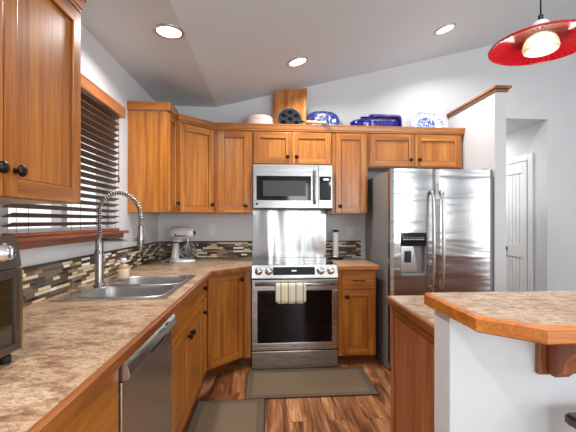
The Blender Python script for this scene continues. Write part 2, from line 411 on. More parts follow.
window('added_window_2', 'y', YF-.06, .55, 1.15, .3, 2.4, [], 'added narrow window in the unseen wall facing the kitchen')  # this and the next two are invented, unseen, for daylight and reflections
window('added_window_3', 'y', YF-.06, 1.95, 3.55, .3, 2.4, [2.75], 'added wide window in the unseen wall facing the kitchen')
window('added_window_4', 'x', XR+.06, RY0, RY1, .5, 2.4, [-.4], 'added window in the unseen right wall')
area('hall_fill_light', (2.65, 5.2, OZ-.02), (0, 0, 0), .3, .3, 22, (1, .98, .95), None, 'DISK')  # lamp added to brighten the dark hall, no fixture modelled
# hall door on the hall's right wall (faces -X)
hd = MB(); X = OX1
hd.box(X-.012, X-.001, 4.225, 4.70, .01, 2.03, .001)
for y0, y1, z0, z1 in ((4.225, 4.29, .012, 2.03), (4.635, 4.70, .012, 2.03), (4.29, 4.635, 1.9, 2.03), (4.29, 4.635, .86, 1.02), (4.29, 4.635, .012, .24)):
    hd.box(X-.03, X-.012, y0, y1, z0, z1, .005)
for k in range(5):
    y = 4.295+k*.068; hd.box(X-.02, X-.012, y, y+.060, 1.03, 1.89, .003); hd.box(X-.02, X-.012, y, y+.060, .25, .85, .003)
d = struct('door_1', hd, 'whitepaint', label='white panelled hallway door seen through the opening')
k = MB(); k.lathe([(0, -.055), (.018, -.055), (.027, -.045), (.027, -.03), (.012, -.02), (.012, -.004), (.028, -.004), (.028, 0)], (X-.031, 4.60, .955), 'x', 16)
tag(k.build('door_knob', 'black', d), 'black door knob')
c = MB()
for y0, y1, z0, z1 in ((4.14, 4.215, 0, 2.12), (4.71, 4.785, 0, 2.12), (4.215, 4.71, 2.045, 2.12)): c.box(X-.02, X-.001, y0, y1, z0, z1, .004)
struct('trim_1', c, 'whitepaint', label='white casing around the hallway door')
# short wall beside the fridge with a sloping wood cap seen edge-on
w = MB().box(1.978, 2.085, 3.085, D-.001, 0, 2.44, .004); struct('wall_fridge_side', w, 'wall')
c = MB(); c.box(1.955, 2.108, 3.04, D-.002, 2.462, 2.484, .004); c.box(1.965, 2.098, 3.062, D-.002, 2.4405, 2.462, .006)
struct('trim_2', c, 'valance', label='wooden cap on the short wall beside the fridge')
# half wall that carries the bar
w = MB().box(.545, 3.0, 1.07, 1.175, 0, 1.03, .004); struct('wall_bar', w, 'wall')
b = MB(); b.box(.54, 3.0, 1.056, 1.069, 0, .09, .003); struct('baseboard_bar', b, 'whitepaint')
b = MB(); b.box(3.16, XR, D-.014, D-.001, 0, .09, .003); struct('baseboard_back', b, 'whitepaint')
# window stool and apron
c = MB(); c.box(XL+.001, XL+.062, 1.66, 2.93, 1.214, 1.236, .004); c.box(XL+.001, XL+.03, 1.68, 2.91, 1.18, 1.213, .003)
struct('trim_3', c, 'cherry_y', label='reddish wood window sill board under the blind')
# outside the sink window
o = MB().box(-26, XL-.3, -12, 16, -.7, -.62).build('lawn', 'grass'); tag(o, kind='structure')
bush = MB()
rb = random.Random(3)
for k in range(16):
    c0 = Vector((rb.uniform(-8.4, -7.2), 3.2+k*.55+rb.uniform(-.2, .2), rb.uniform(-.3, .5))); r0 = rb.uniform(.6, .95)
    rings = []
    for i in range(1, 8):
        ph = PI*i/8; rings.append([c0+Vector((math.sin(ph)*math.cos(a)*r0*rb.uniform(.85, 1.1), math.sin(ph)*math.sin(a)*r0*rb.uniform(.85, 1.1), -math.cos(ph)*r0)) for a in [2*PI*j/12 for j in range(12)]])
    bush.loft(rings)
tag(bush.build('hedge', 'leaves'), 'green hedge outside the sink window', 'hedge')
tr = MB().tube([(-4.2, 5.45, -.63), (-4.22, 5.5, 1.0), (-4.2, 5.48, 3.4)], [.13, .11, .08], 12)
tag(tr.build('tree_trunk', 'bark'), 'dark tree trunk outside the sink window', 'tree')

# ------------------------------------------------------------------ cabinets
def knob(parent, x, y, z):
    """round knob sticking out along -y (cabinet frame)"""
    b = MB().lathe([(0, -.032), (.011, -.032), (.0175, -.027), (.019, -.020), (.011, -.012), (.006, -.008), (.009, -.001), (.009, 0)], (x, y, z), 'y', 16)
    return tag(b.build('knob', 'knob', parent), 'dark bronze knob')
def pull(parent, x, y, z, w=.1):
    b = MB()
    b.tube(smoothcurve([(x-w/2, y-.001, z), (x-w/2+.004, y-.02, z+.002), (x-w*.25, y-.028, z), (x, y-.028, z-.003), (x+w*.25, y-.028, z), (x+w/2-.004, y-.02, z+.002), (x+w/2, y-.001, z)], 4), .0045, 8)
    return tag(b.build('drawer_pull', 'knob', parent), 'dark bronze bar pull')
TH = .02
def door(root, x0, x1, z0, z1, kn=None, name='door', fw=.057):
    """shaker door whose front is at y=-TH in the cabinet frame"""
    b = MB(); y0 = -TH
    b.box(x0, x0+fw, y0, -.001, z0, z1, .003, 0); b.box(x1-fw, x1, y0, -.001, z0, z1, .003, 0)
    b.box(x0+fw, x1-fw, y0, -.001, z0, z0+fw, .003, 1); b.box(x0+fw, x1-fw, y0, -.001, z1-fw, z1, .003, 1)
    b.box(x0+fw-.004, x1-fw+.004, y0+.011, -.003, z0+fw-.004, z1-fw+.004, 0, 0)
    # small inner bead, its dark colour paints the shadow line of the recess
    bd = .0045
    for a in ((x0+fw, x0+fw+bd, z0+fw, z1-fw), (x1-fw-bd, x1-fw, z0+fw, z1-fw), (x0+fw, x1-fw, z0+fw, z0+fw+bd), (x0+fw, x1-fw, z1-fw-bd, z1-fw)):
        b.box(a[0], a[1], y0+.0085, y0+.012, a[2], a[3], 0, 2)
    d_ = b.build(name, ['oak_v', 'oak_h', 'groove_shade'], root)
    if kn: knob(d_, kn[0], y0, kn[1])
    return d_
def drawer(root, x0, x1, z0, z1, kn=None, pl=None, name='drawer'):
    b = MB(); b.box(x0, x1, -TH, -.001, z0, z1, .004, 0)
    d_ = b.build(name, ['oak_h'], root)
    if kn: knob(d_, kn[0], -TH, kn[1])
    if pl: pull(d_, pl[0], -TH, pl[1])
    return d_
def carcass(root, w_, dep, z0, z1, toe=False):
    b = MB(); zb = z0+.1 if toe else z0
    b.box(0, w_, 0, dep, zb, z1, .002, 0)
    o_ = b.build('body', ['oak_v'], root)
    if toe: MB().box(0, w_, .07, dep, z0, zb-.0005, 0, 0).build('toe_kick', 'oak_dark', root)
    return o_
UZ0, UZ1 = 1.378, 2.178
G_UP = None
def crown(mb, pts, z0=2.18, z1=2.243, out=.018, mi=0):
    """vertical board with a thin lip, following pts (x,y) with the room on the right-hand side"""
    P = [Vector((a, b_, 0)) for a, b_ in pts]; n = len(P); nor = []
    for i in range(n-1):
        d_ = (P[i+1]-P[i]).normalized(); nor.append(Vector((d_.y, -d_.x, 0)))
    def off(k, q):
        if k == 0: m = nor[0]; s_ = 1
        elif k == n-1: m = nor[-1]; s_ = 1
        else: m = (nor[k-1]+nor[k]).normalized(); s_ = 1/m.dot(nor[k])
        return P[k]+m*q*s_
    prof = [(-.012, z0), (out*.7, z0), (out*.75, z0+.012), (out, z0+.016), (out+.006, z1-.012), (out+.010, z1-.01), (out+.010, z1), (-.012, z1)]
    rings = [[(off(k, q).x, off(k, q).y, z) for q, z in prof] for k in range(n)]
    mb.loft(rings, mi, True, True, False); return mb

# near left wall cabinet (two doors, faces +X). local x -> +Y
FX = XL+.33
r = thing('wall_cabinet', 'closest upper cabinet, large double-door oak one on the left wall', 'cabinet', (FX, .69, 0), PI/2)
carcass(r, .915, .329, UZ0, UZ1)
door(r, .006, .459, UZ0+.004, 2.165, (.428, 1.462)); door(r, .465, .909, UZ0+.004, 2.165, (.508, 1.462))
cr = MB(); crown(cr, [(0, 0), (.915, 0), (.915, .329)]); cr.build('crown_molding', 'oak_h', r)
# left end wall cabinet beside the corner, narrow door facing +X
r = thing('wall_cabinet', 'narrow oak upper cabinet between window and diagonal corner cabinet, plain side showing', 'cabinet', (FX-.018, 3.066, 0), PI/2)
carcass(r, .246, .311, UZ0, UZ1+.018); door(r, .006, .24, UZ0+.008, 2.185, (.214, 1.462), fw=.05)
cr = MB(); crown(cr, [(0, .311), (0, 0), (.2455, 0)], 2.198, 2.266) if False else crown(cr, [(.0, 0), (.2455, 0)], 2.198, 2.266)
cr.box(-.018, -.0005, -.022, .311, 2.198, 2.266, .003); cr.build('crown_molding', 'oak_h', r)
# diagonal corner wall cabinet
P1 = Vector((FX, D-.61, 0)); P2 = Vector((XL+.61, D-.33, 0)); dl = (P2-P1).length; ang = math.atan2(P2.y-P1.y, P2.x-P1.x)
r = thing('wall_cabinet', 'oak upper cabinet set diagonally across the corner', 'cabinet', P1, ang)
inv = Matrix.Rotation(-ang, 3, 'Z')
loc = lambda x, y, z=0: tuple((inv @ (Vector((x, y, 0))-P1)))[:2]
MB().prism([loc(*p) for p in ((P1.x, P1.y), (P2.x, P2.y), (P2.x, D-.001), (XL+.001, D-.001), (XL+.001, P1.y))], UZ0, UZ1).build('body', 'oak_v', r)
door(r, .014, dl-.014, UZ0+.008, 2.165, (dl-.05, 1.462))
# back wall cabinets
YB = D-.33
def backcab(x0, x1, z0, doors, label):
    r_ = thing('wall_cabinet', label, 'cabinet', (x0, YB, 0), 0)
    carcass(r_, x1-x0, .329, z0, UZ1)
    for a, b_, kx in doors: door(r_, a-x0, b_-x0, z0+.01, 2.165, (kx-x0, z0+.075))
    return r_
backcab(P2.x+.002, -.145, UZ0, [(-.475, -.175, -.21)], 'single-door oak upper cabinet just left of the microwave')
backcab(-.143, .625, 1.852, [(-.135, .229, .19), (.237, .615, .277)], 'short double-door oak cabinet right above the microwave')
backcab(.627, .985, UZ0, [(.66, .965, .705)], 'single-door oak upper cabinet between the microwave and the fridge')
backcab(.987, 1.957, 1.84, [(1.004, 1.456, 1.416), (1.464, 1.925, 1.503)], 'wide short double-door oak cabinet over the fridge')
cr = MB(); crown(cr, [(P1.x, P1.y), (P2.x, P2.y), (1.957, YB), (1.957, D-.001)])
tag(cr.build('crown_molding', 'oak_h'), 'long oak crown molding along the diagonal corner and back wall upper cabinets', 'molding')

# base cabinets, left run. cabinet frame: local x -> +Y, front at X = BX
BX = -.503; BD = BX-XL-.002
r = thing('base_cabinet', 'oak base cabinet nearest the camera, left of the dishwasher', 'cabinet', (BX, .3, 0), PI/2)
carcass(r, .955, BD, 0, .875, True)
drawer(r, .49, .945, .555, .862, (.72, .70)); drawer(r, .01, .482, .555, .862, (.24, .70))
drawer(r, .49, .945, .115, .545, (.72, .36)); drawer(r, .01, .482, .115, .545, (.24, .36))
r = thing('base_cabinet', 'oak sink base cabinet with two doors under a long false drawer front', 'cabinet', (BX, 1.905, 0), PI/2)
b = MB()   # open box so the sink bowls hang inside
WS = 1.075
b.box(0, .018, 0, BD, .1, .874, .001); b.box(WS-.018, WS, 0, BD, .1, .874, .001); b.box(.018, WS-.018, 0, BD, .1, .118); b.box(.018, WS-.018, BD-.01, BD, .118, .874)
b.box(.018, WS-.018, 0, .018, .118, .15); b.box(.018, WS-.018, 0, .018, .64, .67); b.box(.018, WS-.018, 0, .018, .845, .874); b.box(WS-.2, WS-.018, 0, .018, .15, .845); b.box(.38, .44, 0, .018, .15, .64)
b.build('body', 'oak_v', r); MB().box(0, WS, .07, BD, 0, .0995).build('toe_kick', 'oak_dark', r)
drawer(r, .012, .86, .668, .862, name='false_drawer_front')
door(r, .012, .412, .115, .655, (.375, .61)); door(r, .42, .86, .115, .655, (.46, .61))
drawer(r, .875, 1.045, .715, .862, (.915, .803)); door(r, .875, 1.045, .115, .70, (.915, .62), fw=.045)
# corner base cabinet with diagonal door
Q1 = Vector((BX, 3.012, 0)); Q2 = Vector((-.215, 3.30, 0)); ql = (Q2-Q1).length; qa = math.atan2(Q2.y-Q1.y, Q2.x-Q1.x)
r = thing('base_cabinet', 'oak corner base cabinet with a tall diagonal door left of the oven', 'cabinet', Q1, qa)
inv = Matrix.Rotation(-qa, 3, 'Z')
ql2 = lambda x, y: tuple((inv @ (Vector((x, y, 0))-Q1)))[:2]
BK = D-.002
MB().prism([ql2(*p) for p in ((Q1.x, 2.983), (Q1.x, Q1.y), (Q2.x, Q2.y), (-.147, 3.30), (-.147, BK), (XL+.002, BK), (XL+.002, 2.983))], .1, .875).build('body', 'oak_v', r)
s7 = .07
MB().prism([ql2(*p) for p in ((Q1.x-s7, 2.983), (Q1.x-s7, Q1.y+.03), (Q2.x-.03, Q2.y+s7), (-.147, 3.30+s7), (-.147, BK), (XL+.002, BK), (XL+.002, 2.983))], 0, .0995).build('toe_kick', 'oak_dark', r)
door(r, .02, ql-.015, .115, .862, (ql-.05, .80))
b = MB(); b.box(-.20, -.149, 3.28, 3.2995, .1, .875, .002)
b.bm.transform(Matrix.Rotation(-qa, 4, 'Z') @ Matrix.Translation(-Q1)); b.build('filler_strip', 'oak_v', r)
# right base cabinet
YR = 3.262
r = thing('base_cabinet', 'narrow oak base cabinet with one drawer between the oven and the fridge', 'cabinet', (.627, YR, 0), 0)
carcass(r, .343, BK-YR, 0, .875, True)
drawer(r, .034, .325, .70, .862, None, (.18, .78)); door(r, .034, .325, .115, .69, (.075, .635))
# island cabinet (left end panel toward the aisle)
r = thing('island_cabinet', 'island base cabinet with a reddish wood end panel beside the white half wall', 'cabinet', (.65, 1.178, 0))
b = MB().box(0, 2.2, 0, .70, 0, .8735, .002); b.build('body', 'oak_red', r)
MB().box(-.006, 0, .0, .70, .0, .8735, .001).build('end_panel', 'oak_red', r)
MB().box(-.012, -.0065, .655, .70, .0, .8735, .001).build('corner_stile', 'oak_red', r)
tt = MB(); tt.box(-.016, -.0065, 0, .655, .835, .8735, .002); tt.build('top_rail', 'oak_y', r)

# ------------------------------------------------------------------ countertops
CZ0, CZ1 = .876, .914; CXF = -.452
SX0, SX1, SY0, SY1 = -1.035, -.535, 1.925, 2.675     # sink cut-out
r = thing('countertop', 'long L-shaped brown speckled laminate countertop holding the sink', 'countertop', (0, 0, 0))
b = MB(); LW = XL+.002
for a in ((LW, CXF, .3, SY0), (LW, SX0, SY0, SY1), (SX1, CXF, SY0, SY1), (LW, CXF, SY1, 2.955)): b.box(*a, CZ0, CZ1)
b.prism([(LW, 2.955), (CXF, 2.955), (-.168, 3.239), (-.143, 3.239), (-.143, BK), (LW, BK)], CZ0, CZ1)
b.build('laminate_top', 'laminate', r)
def edge(parent, pts, w_, z0, z1, mat):
    """wood edging following pts (x,y), outside on the right"""
    m = MB(); P = [Vector((p[0], p[1], 0)) for p in pts]; n = len(P)
    nor = [Vector(((P[i+1]-P[i]).normalized().y, -(P[i+1]-P[i]).normalized().x, 0)) for i in range(n-1)]
    def off(k, q):
        if k == 0: return P[0]+nor[0]*q
        if k == n-1: return P[-1]+nor[-1]*q
        mm = (nor[k-1]+nor[k]).normalized(); return P[k]+mm*q/mm.dot(nor[k])
    prof = [(.0005, z0), (w_-.004, z0), (w_, z0+.004), (w_, z1-.006), (w_-.006, z1), (.0005, z1)]
    m.loft([[(off(k, q).x, off(k, q).y, z) for q, z in prof] for k in range(n)], 0, True, True, False)
    return m.build('edge_trim', mat, parent)
edge(r, [(CXF, .3), (CXF, 2.955), (-.168, 3.239), (-.143, 3.239)], .018, CZ0-.002, CZ1+.0005, 'oak_y')
r = thing('countertop', 'small brown laminate countertop between the oven and the fridge', 'countertop', (0, 0, 0))
MB().box(.625, .985, 3.225, BK, CZ0, CZ1).build('laminate_top', 'laminate', r)
edge(r, [(.625, 3.225), (.985, 3.225)], .018, CZ0-.002, CZ1+.0005, 'oak_x')
r = thing('countertop', 'lower laminate island countertop behind the raised bar', 'countertop', (0, 0, 0))
MB().box(.638, 2.9, 1.177, 1.905, CZ0, CZ1).build('laminate_top', 'laminate', r)
edge(r, [(.638, 1.905), (.638, 1.177)][::1], .018, CZ0-.002, CZ1+.0005, 'oak_y')
r = thing('bar_counter', 'raised brown laminate bar top with clipped corner and thick oak edge', 'bar top', (0, 0, 0))
BP = [(.535, 1.19), (.535, .90), (.622, .795), (2.95, .795)]
MB().prism([(.540, 1.195), (.540, .895), (.634, .800), (2.95, .800), (2.95, 1.195)], 1.031, 1.07).build('laminate_top', 'laminate', r)
edge(r, [(.540, 1.195), (.540, .895), (.634, .800), (2.95, .800)], .020, 1.0305, 1.0705, 'oak_x')
# corbel
r = thing('corbel', 'reddish wood corbel bracket under the raised bar', 'bracket', (.828, 1.069, 0))
MB().box(-.012, .075, -.018, 0, .845, 1.029, .004).build('back_plate', 'oak_red', r)
pr = [(-.019, .85), (-.05, .85), (-.062, .868)]
for k in range(9):
    a = k/8*PI/2; pr.append((-.075-.135*(1-math.cos(a)), .87+.10*math.sin(a)))
pr += [(-.225, .985), (-.225, 1.029), (-.019, 1.029)]
MB().prism(pr, .012, .058, axis='x', bev=.002).build('bracket', 'oak_red', r)

# ------------------------------------------------------------------ backsplash
o = MB().box(XL+.001, XL+.011, .3, D-.012, .915, 1.082).box(XL+.001, XL+.012, .3, D-.012, 1.0822, 1.096, .001, 1).build('backsplash', ['mosaic_y', 'pencil']); tag(o, 'mosaic tile backsplash strip along the left wall behind the sink', 'backsplash')
o = MB().box(XL+.0125, -.162, D-.011, D-.001, .915, 1.082).box(XL+.0125, -.162, D-.012, D-.001, 1.0822, 1.096, .001, 1).build('backsplash', ['mosaic_x', 'pencil']); tag(o, 'mosaic tile backsplash strip on the back wall left of the oven', 'backsplash')
o = MB().box(.622, .999, D-.011, D-.001, .915, 1.082).box(.622, .999, D-.012, D-.001, 1.0822, 1.096, .001, 1).build('backsplash', ['mosaic_x', 'pencil']); tag(o, 'short mosaic tile backsplash strip right of the oven', 'backsplash')
o = MB().box(-.158, .619, D-.006, D-.001, .90, 1.42, .002).build('splash_panel', 'steel_wavy'); tag(o, 'shiny stainless steel splash panel between oven and microwave', 'splash panel')

# ------------------------------------------------------------------ range
RX0, RW = -.139, .758
r = thing('range_oven', 'stainless steel slide-in range with black oven window', 'oven', (RX0, 3.245, 0))
b = MB(); b.box(.004, RW-.004, .045, .66, .02, .905, .002); b.build('body', 'dark', r)
b = MB(); b.box(0, RW, .02, .655, .9055, .918, .003); b.build('cooktop', 'blackglass', r)
for x, y, rr_ in ((.2, .18, .1), (.56, .18, .085), (.2, .47, .075), (.56, .47, .1)): MB().torus((x, y, .9183), rr_, .0012, n=40, m=4).build('burner_ring', 'dark', r)
b = MB(); b.prism([(-.012, .80), (-.016, .808), (.018, .917), (.045, .917), (.045, .80)], 0, RW, axis='x', bev=.002)
cp = b.build('control_panel', 'steel', r)
fn = Vector((0, -.95, .31)).normalized()       # outward normal of the slanted face
def onface(x, h): return Vector((x, -.016+.034*(h-.808)/.109, h))
tilt = Matrix.Rotation(-math.atan2(.034, .109), 4, 'X')
b = MB(); b.box(-.185, .185, -.004, .002, -.036, .034, .002)
b.bm.transform(Matrix.Translation(onface(RW/2-.01, .868)) @ tilt); dp = b.build('display', 'blackglass', cp)
b = MB()
for k in range(4): b.box(-.02+k*.011, -.013+k*.011, -.0055, -.004, -.006, .006)
b.bm.transform(Matrix.Translation(onface(RW/2-.01, .868)) @ tilt); b.build('clock_digits', 'led', cp)
for x in (.058, .148, .605, .695):
    b = MB(); b.lathe([(.034, .001), (.034, -.004), (.027, -.006), (.025, -.026), (.021, -.031), (0, -.031)], (0, 0, 0), 'y', 24)
    b.box(-.004, .004, -.036, -.03, -.02, .02, .001)
    b.bm.transform(Matrix.Translation(onface(x, .866)) @ tilt); b.build('control_knob', 'chrome', cp)
b = MB(); OZ0, OZ1 = .172, .79
b.box(0, RW, 0, .04, OZ0, OZ0+.065, .004); b.box(0, RW, 0, .04, OZ1-.095, OZ1, .004); b.box(0, .05, 0, .04, OZ0+.065, OZ1-.095, .003); b.box(RW-.05, RW, 0, .04, OZ0+.065, OZ1-.095, .003)
dr = b.build('oven_door', 'steel', r)
MB().box(.049, RW-.049, .006, .038, OZ0+.064, OZ1-.094, 0).build('oven_window', 'ovenglass', dr)
b = MB(); b.tube([(.03, -.042, .755), (RW-.03, -.042, .755)], .0115, 14)
for x in (.055, RW-.055): b.cyl((x, -.042, .755), .009, .043, 'y', 12)
b.build('oven_handle', 'steel', dr)
MB().box(0, RW, .003, .04, .004, .163, .005).build('storage_drawer', 'steel', r)
b = MB()
for i, wd in enumerate((.007, .005, .007, .007, .003, .007, .007)): b.box(RW/2-.04+i*.0105, RW/2-.04+i*.0105+wd, -.0008, 0, .200, .207)
b.build('brand_lettering', 'dark', dr)
for x in (.05, RW-.05):
    for y in (.1, .6): MB().cyl((x, y, 0), .018, .02).build('levelling_foot', 'rubber', r)
# towel over the handle
b = MB(); tw = .262; n = 24; prof = []
zt = .755+.0145
for z in (.612, .63, .66, .69, .72, .74): prof.append((-.0435-.0145-.004*(1-(z-.61)/.15), z))
for k in range(1, 6):
    a = PI*k/6; prof.append((-.042-.0155*math.cos(a), .756+.0155*math.sin(a)))
for z in (.74, .70, .66, .64): prof.append((-.0265, z))
rings = []
for i in range(n+1):
    u = i/n; x = (u-.5)*tw
    ring = []
    for y, z in prof:
        f = min(1, max(0, (.76-z)/.12)); wv_ = .003*math.sin(u*PI*9)*f if y < -.045 else 0
        dz = -.006*abs(math.sin(u*PI*3)) if z < .62 else 0
        if y < -.045: dz -= .012*(u > .06)*(u < .94) * (z < .62)
        ring.append((x, y-abs(wv_), z+dz))
    ring += [(p[0], p[1]+(.003 if j < 8 else -.0028), p[2]-.001) for j, p in reversed(list(enumerate(ring)))]
    rings.append(ring)
b.loft(rings)
tag(b.build('kitchen_towel', 'towel', None, (RX0+.338, 3.24, 0)), 'cream and blue striped kitchen towel hanging on the oven handle', 'towel')

# ------------------------------------------------------------------ microwave
MW = .758
r = thing('microwave', 'stainless steel over-the-range microwave with black window', 'microwave', (RX0, 3.523, 1.43))
MB().box(.002, MW-.002, .036, .398, .006, .4155, .002).build('body', 'dark', r)
b = MB(); b.box(0, .62, 0, .035, 0, .075, .003); b.box(0, .62, 0, .035, .305, .416, .003); b.box(0, .03, 0, .035, .075, .305, .002); b.box(.55, .62, 0, .035, .075, .305, .002)
dm = b.build('door', 'steel', r)
MB().box(.029, .551, .002, .034, .074, .306, 0).build('window', 'blackglass', dm)
MB().box(.095, .50, .0005, .002, .115, .262, 0).build('mesh_screen', 'dark', dm)
MB().box(.025, .045, -.001, -.0001, .03, .05).build('badge', 'black', dm)
b = MB(); b.tube(smoothcurve([(.585, -.002, .045), (.585, -.035, .06), (.585, -.045, .19), (.585, -.035, .34), (.585, -.002, .36)], 6), .0115, 12)
b.build('handle', 'faucet', dm)
b = MB(); b.box(.623, MW, 0, .035, 0, .416, .003); cp = b.build('control_panel', 'steel', r)
pn = MB().box(.632, MW-.012, -.002, -.0001, .077, .305, .001).build('keypad', 'blackglass', cp)
MB().box(.672, .722, -.003, -.002, .268, .286).build('display', 'led', cp)
for i in range(4):
    for j in range(6): MB().box(.65+i*.024, .658+i*.024, -.0028, -.0021, .1+j*.026, .105+j*.026).build('key', 'fridgeside', cp)
b = MB(); b.box(.02, MW-.02, .05, .38, -.004, .0055, .001)
for k in range(2): b.box(.09+k*.36, .31+k*.36, .1, .3, -.009, -.004, .001)
b.build('vent_grille', 'dark', r)

# ------------------------------------------------------------------ fridge
FXL, FW, FZ, FYF = 1.041, .922, 1.756, 3.075
r = thing('refrigerator', 'large stainless steel side-by-side refrigerator with water dispenser', 'refrigerator', (FXL, FYF, 0))
MB().box(.004, FW-.004, .075, .835, .012, FZ-.012, .006).build('body', 'fridgeside', r)
SPX = 1.439-FXL
def fdoor(x0, x1, holes=None):
    b_ = MB(); n_ = 14
    def yb(x): u = (x-x0)/(x1-x0)*2-1; return -.010*(1-u*u)+.010*max(0, abs(u)-.95)/.05   # bowed front
    z0, z1 = .06, FZ
    if holes is None: cells = [(x0, x1, z0, z1)]
    else:
        hx0, hx1, hz0, hz1 = holes
        cells = [(x0, hx0, z0, z1), (hx1, x1, z0, z1), (hx0, hx1, z0, hz0), (hx0, hx1, hz1, z1)]
    for a, c_, z_0, z_1 in cells:
        k_ = max(2, int((c_-a)/(x1-x0)*16)); fr_ = [(a+(c_-a)*i/k_, yb(a+(c_-a)*i/k_)) for i in range(k_+1)]
        b_.prism(fr_+[(c_, .068), (a, .068)], z_0, z_1)
    return b_
DX0, DX1, DZ0, DZ1 = 1.128-FXL, 1.357-FXL, .842, 1.208
b = fdoor(.002, SPX-.003, (DX0, DX1, DZ0, DZ1)); 
ld = b.build('door', 'steel_door', r); ld['label'] = 'freezer door with the dispenser'
rd = fdoor(SPX+.003, FW-.002).build('door', 'steel_door', r)
b = MB(); b.box(DX0+.001, DX1-.001, .058, .067, DZ0, DZ1); b.box(DX0+.001, DX0+.008, .006, .058, DZ0+.001, 1.10); b.box(DX1-.008, DX1-.001, .006, .058, DZ0+.001, 1.10); b.box(DX0+.008, DX1-.008, .004, .058, DZ0+.001, DZ0+.02, .002)
ds = b.build('dispenser', 'fridgeside', ld)
b = MB(); b.box(DX0+.001, DX1-.001, -.003, .058, 1.095, DZ1-.001, .004); b.build('control_display', 'blackglass', ld)
b = MB()
for k in range(7): b.box(DX0+.025+k*.028, DX0+.04+k*.028, -.0042, -.003, 1.148, 1.152); b.box(DX0+.03+k*.028, DX0+.034+k*.028, -.0042, -.003, 1.163, 1.169)
b.build('button_marks', 'led', ld)
b = MB(); b.prism([(DX0+.02, DZ0+.025), (DX1-.06, DZ0+.025), (DX1-.1, 1.09), (DX0+.02, 1.09)], .034, .05, axis='y', bev=.002); b.build('chute', 'steel_soft', ld)
b = MB(); b.box(DX0+.05, DX0+.105, .02, .034, .95, 1.05, .006); b.build('paddle', 'black', ld)
b = MB()
for a in ((DX0-.006, DX0+.001), (DX1-.001, DX1+.006)): b.box(a[0], a[1], -.003, .012, DZ0-.006, DZ1+.003, .002)
b.box(DX0-.006, DX1+.006, -.003, .012, DZ0-.01, DZ0+.001, .002); b.build('bezel', 'chrome', ld)
for x, dd in ((SPX-.042, ld), (SPX+.042, rd)):
    b = MB(); b.tube(smoothcurve([(x, .004, 1.545), (x, -.045, 1.525), (x, -.062, 1.15), (x, -.045, .77), (x, .004, .75)], 8), .0135, 14)
    b.build('handle', 'nickel', dd)
MB().box(.87, .895, .004, .012, 1.68, 1.712, .001).build('badge', 'black', rd)
b = MB(); b.box(.02, FW-.02, .03, .1, .012, .055, .003); b.build('base_grille', 'dark', r)
for x in (FW-.085, .03): MB().box(x, x+.055, .03, .11, FZ-.0115, FZ+.012, .004).build('hinge_cover', 'dark', r)
for x in (.06, FW-.06):
    for y in (.12, .75): MB().cyl((x, y, 0), .022, .012).build('levelling_foot', 'rubber', r)

# ------------------------------------------------------------------ dishwasher (faces +X)
r = thing('dishwasher', 'stainless steel dishwasher with curved control strip under the left counter', 'dishwasher', (BX, 1.262, 0), PI/2)
DW = .636
MB().box(.003, DW-.003, .001, .56, .09, .87, .002).build('body', 'dark', r)
MB().box(.003, DW-.003, .05, .5, 0, .0895).build('toe_kick', 'black', r)
b = MB(); b.box(0, DW, -.024, 0, .105, .773, .004); dd = b.build('door_panel', 'steel_soft', r)
b = MB(); b.prism([(0, .778), (-.030, .778), (-.047, .786), (-.049, .797), (-.040, .83), (-.025, .862), (-.018, .868), (0, .868)], 0, DW, axis='x', bev=.0015)
cp = b.build('control_strip', 'steel_soft', r)
b = MB(); b.box(.22, .44, -.0515, -.046, .793, .803, .002); b.build('pocket_handle', 'black', cp)
b = MB()
for k in range(4): b.box(.36+k*.02, .368+k*.02, -.0425, -.0385, .826, .832)
b.box(.47, .50, -.0415, -.037, .83, .838); b.build('buttons', 'dark', cp)

# ------------------------------------------------------------------ sink
def rr(cx, cy, hx, hy, rad, z, n=40):
    pts = []
    for i in range(n):
        a = 2*PI*(i+.5)/n; ca, sa = math.cos(a), math.sin(a); e = rad
        pts.append((cx+hx*math.copysign(abs(ca)**e, ca), cy+hy*math.copysign(abs(sa)**e, sa), z))
    return pts
r = thing('sink', 'stainless steel double bowl drop-in sink', 'sink', (0, 0, 0))
b = MB(); RX0s, RX1s, RY0s, RY1s = -1.062, -.508, 1.898, 2.702; ym = (RY0s+RY1s)/2; zr = .9205
for (y0, y1, cy_, hy) in ((RY0s, ym, 2.113, .176), (ym, RY1s, 2.488, .176)):
    cx_, hx = -.757, .215
    inner = rr(cx_, cy_, hx, hy, .42, zr)
    outer = []
    for p in inner:
        dx, dy = p[0]-cx_, p[1]-cy_
        tx = ((RX1s if dx > 0 else RX0s)-cx_)/dx if abs(dx) > 1e-6 else 1e9; ty = ((y1 if dy > 0 else y0)-cy_)/dy if abs(dy) > 1e-6 else 1e9
        q = min(tx, ty); outer.append([cx_+dx*q, cy_+dy*q, zr])
    for X_, Y_ in ((RX0s, y0), (RX0s, y1), (RX1s, y0), (RX1s, y1)):
        j = min(range(len(outer)), key=lambda k: (outer[k][0]-X_)**2+(outer[k][1]-Y_)**2); outer[j] = [X_, Y_, zr]
    low = [(p[0], p[1], .915) for p in outer]
    b.loft([low, outer, inner], 0, False, False, False)
rim = b.build('rim', 'steel_soft', r)
